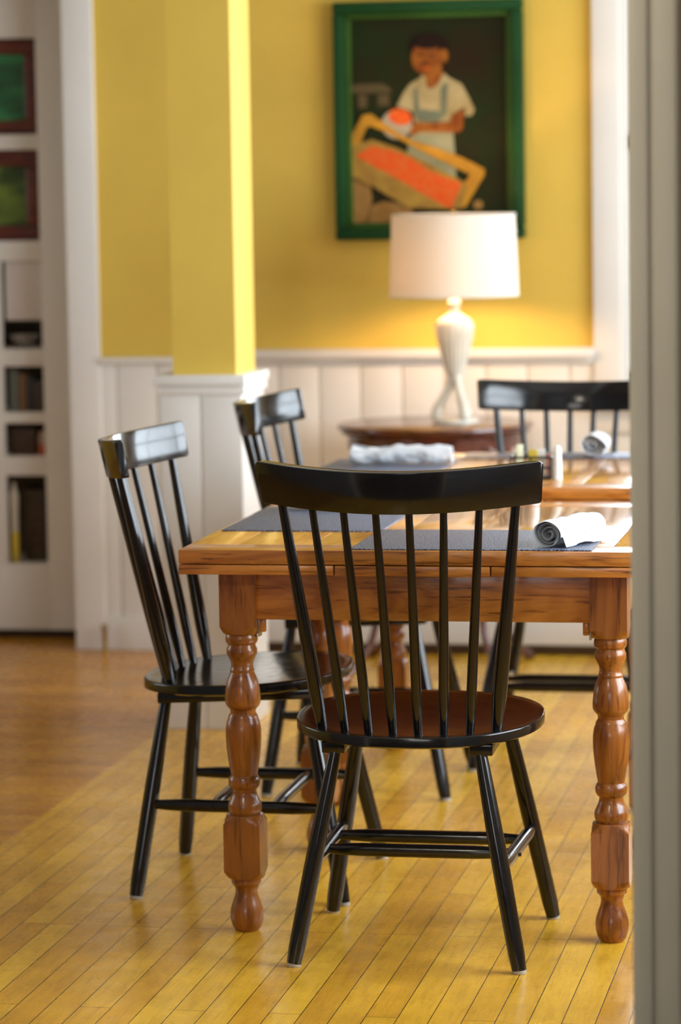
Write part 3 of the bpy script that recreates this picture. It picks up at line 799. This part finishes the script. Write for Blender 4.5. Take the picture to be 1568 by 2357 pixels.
# ================================================================== BOOKCASE (room beyond the opening)
BY, BD = 3.82, .30
t = thing('bookcase', (0, 0, 0), 0, 'tall white built-in bookcase at the left edge, dark shelves with pictures above', 'bookcase')
b = MB()
b.box((-1.54, BY, .03), (-1.38, BY+.022, 2.35), WHITE, .003)
b.box((-2.75, BY, 1.945), (-1.54, BY+.022, 2.35), WHITE, .003)
b.box((-2.75, BY, .03), (-1.54, BY+.022, .249), WHITE, .003)
b.box((-1.72, BY, .249), (-1.675, BY+.022, 1.232), WHITE, .003)
b.box((-2.75, BY, .249), (-2.70, BY+.022, 1.945), WHITE, .003)
b.box((-1.40, BY+.022, .03), (-1.38, BY+BD, 2.35), WHITE); b.box((-2.75, BY+.022, .03), (-2.73, BY+BD, 2.35), WHITE); b.box((-1.54, BY+.022, .25), (-1.535, BY+BD-.02, 1.95), WHITE)
b.build('face_frame', None, t)
b = MB(); b.box((-2.73, BY+BD-.02, .03), (-1.40, BY+BD, 2.35), plain('shelf_shade_brown', (.045, .028, .012), .6)); b.build('back_panel', None, t)  # dark brown stands in for the shade inside the shelf openings
for z0, z1 in ((1.590, 1.639), (1.232, 1.298), (.892, .949), (.707, .743), (.536, .600), (.225, .249)):
    b = MB(); b.box((-2.70, BY+.001, z0), (-1.5405, BY+BD-.021, z1), WHITE, .002); b.build('shelf', None, t)
b = MB(); b.box((-2.74, BY+.05, 0), (-1.39, BY+BD, .03), DARKBR); b.build('plinth', None, t)
REDF = wood('red_brown_frame', (.16, .03, .012), (.07, .012, .006), 0, .4, .3, .1)
def art_mat(name, stops, sc, st):
    m, tt, p = mat(name); n = noise(tt, coords(tt, st), sc, 3, .5, .6)
    L(tt, ramp(tt, n, stops), p.inputs['Base Color']); p.inputs['Roughness'].default_value = .4; return m
P1 = art_mat('green_meadow_picture', [(.30, (.02, .05, .01)), (.48, (.02, .14, .05)), (.62, (.05, .30, .10)), (.72, (.45, .36, .12))], 5, (1, 1, 2.4))
P2 = art_mat('green_pond_picture', [(.30, (.02, .03, .005)), (.50, (.04, .08, .01)), (.70, (.16, .24, .03))], 5, (1, 1, 2.6))
def shelf_picture(z0, z1, m, label, wd, xl=-2.02):
    t = thing('framed_picture', (0, 0, 0), 0, label, 'picture', 'framed pictures in the bookcase')
    xb = -1.543
    frame_ring('frame', xl, xb, z0, z1, wd, BY+.03, BY+.05, REDF, t)
    b = MB(); b.box((xl+wd-.002, BY+.040, z0+wd-.002), (xb-wd+.002, BY+.046, z1-wd+.002), m); b.build('picture', None, t)
shelf_picture(1.6395, 1.942, P1, 'red-brown framed green landscape on the top shelf of the bookcase', .046)
shelf_picture(1.2985, 1.588, P2, 'red-brown framed dark green picture on the second shelf of the bookcase', .050)
b = MB(); b.box((-1.90, BY+.06, .9495), (-1.74, BY+.20, .9495+.10), plain('grey_card', (.10, .11, .13), .6), .003); tag(b.build('storage_box', None), 'grey storage box deep on the third shelf', 'box')
b = MB(); b.box((-1.665, BY+.012, 1.041), (-1.5415, BY+.03, 1.2305), paint('white_linen_panel', (.66, .60, .56), .7), .004); tag(b.build('folded_linen', None), 'pale folded linen hanging in front of the third shelf', 'linen')
def bowl(x, y, z):
    z += .0004
    b = MB(); b.lathe(smooth_prof([(.018, z), (.020, z+.004), (.045, z+.030), (.050, z+.042), (.047, z+.042), (.042, z+.031), (.015, z+.007), (.001, z+.006)], 3), x, y, 32); return b.build('bowl', plain('grey_stoneware', (.30, .27, .24), .4))
tag(bowl(-1.622, BY+.075, .9495), 'pale stoneware bowl on the third shelf', 'bowl')
bk = [(.030, (.16, .18, .16)), (.026, (.20, .10, .04)), (.022, (.03, .03, .035)), (.030, (.05, .03, .02))]
x = -1.665
labs = ['grey-green book at the left of the fourth shelf', 'brown book next to the grey-green book on the fourth shelf', 'black book in the middle of the fourth shelf', 'dark brown book at the right of the fourth shelf']
for i, (wd, col) in enumerate(bk):
    h = .135-.012*i
    tt = thing('book', (x, BY+.03, .7435), 0, labs[i], 'book', 'books on the fourth shelf')
    b = MB(); m = plain('book_cover_%s' % 'abcd'[i], col, .5); b.box((0, 0, 0), (.002, .12, h), m); b.box((wd-.002, 0, 0), (wd, .12, h), m); b.box((0, 0, 0), (wd, .003, h), m, .001); b.build('cover', None, tt)
    b = MB(); b.box((.0022, .0035, .002), (wd-.0022, .117, h-.003), PK['white']); b.build('pages', None, tt)
    x += wd+.002
b = MB(); b.box((-1.668, BY+.03, .6005), (-1.582, BY+.20, .6005+.088), plain('dark_brown_leather', (.05, .026, .012), .5), .006); tag(b.build('storage_box', None), 'dark brown box on the fifth shelf', 'box')
tt = thing('jar', (-1.560, BY+.05, .6005), 0, 'small jar with orange-red contents on the fifth shelf', 'jar')
b = MB(); b.lathe(smooth_prof([(.014, 0), (.017, .003), (.017, .030), (.016, .036)], 2), 0, 0, 20); b.build('contents', plain('orange_red_jam', (.45, .08, .02), .3), tt)
b = MB(); b.lathe([(.016, .036), (.017, .040), (.017, .060), (.012, .068), (.013, .078), (.001, .079)], 0, 0, 20); b.build('top', plain('tan_ceramic', (.40, .25, .15), .4), tt)
b = MB(); n = 28; rg = []
for z, s in ((0, .90), (.01, .93), (.12, 1), (.235, 1.02), (.235, .97), (.02, .88)):
    rg.append([Vector((.052*s*(abs(math.cos(2*PI*k/n))**.6)*(1 if math.cos(2*PI*k/n) > 0 else -1), .09*s*(abs(math.sin(2*PI*k/n))**.6)*(1 if math.sin(2*PI*k/n) > 0 else -1), z)) for k in range(n)])
b.rings(rg); o = b.build('basket', art_mat('dark_wicker', [(.4, (.02, .012, .006)), (.6, (.06, .035, .015))], 90, (1, 1, 1))); o.location = (-1.598, BY+.14, .2495)
tag(o, 'dark wicker basket on the bottom shelf of the bookcase', 'basket')
tt = thing('bottle', (-1.658, BY+.030, .2495), 0, 'slim pale bottle with yellow lower half at the left of the bottom shelf', 'bottle')
b = MB(); b.lathe([(.010, 0), (.0125, .003), (.0125, .10)], 0, 0, 20); b.build('lower_body', PK['yellow'], tt)
b = MB(); b.lathe(smooth_prof([(.0125, .10), (.0125, .16), (.0150, .20), (.014, .225), (.006, .245), (.006, .262)], 3), 0, 0, 20); b.build('upper_body', CERAM, tt)
# door stop standing on the floor by the white wall
tt = thing('door_stop', (-1.258, 3.565, 0), 0, 'small tan floor door stop in front of the white wall panelling', 'door stop')
b = MB(); b.lathe([(.014, 0), (.014, .004), (.008, .007), (.008, .070), (.010, .073)], 0, 0, 18); b.build('post', BRASS, tt)
b = MB(); b.lathe([(.010, .073), (.012, .077), (.011, .086), (.001, .090)], 0, 0, 18); b.build('cap', plain('tan_rubber', (.35, .24, .13), .6), tt)

# the bookcase and all that stands on it
for o in C.objects:
    if o.parent is None and o.get('category') in ('bookcase', 'picture', 'box', 'linen', 'bowl', 'book', 'jar', 'basket', 'bottle'):
        o.location.x += .027
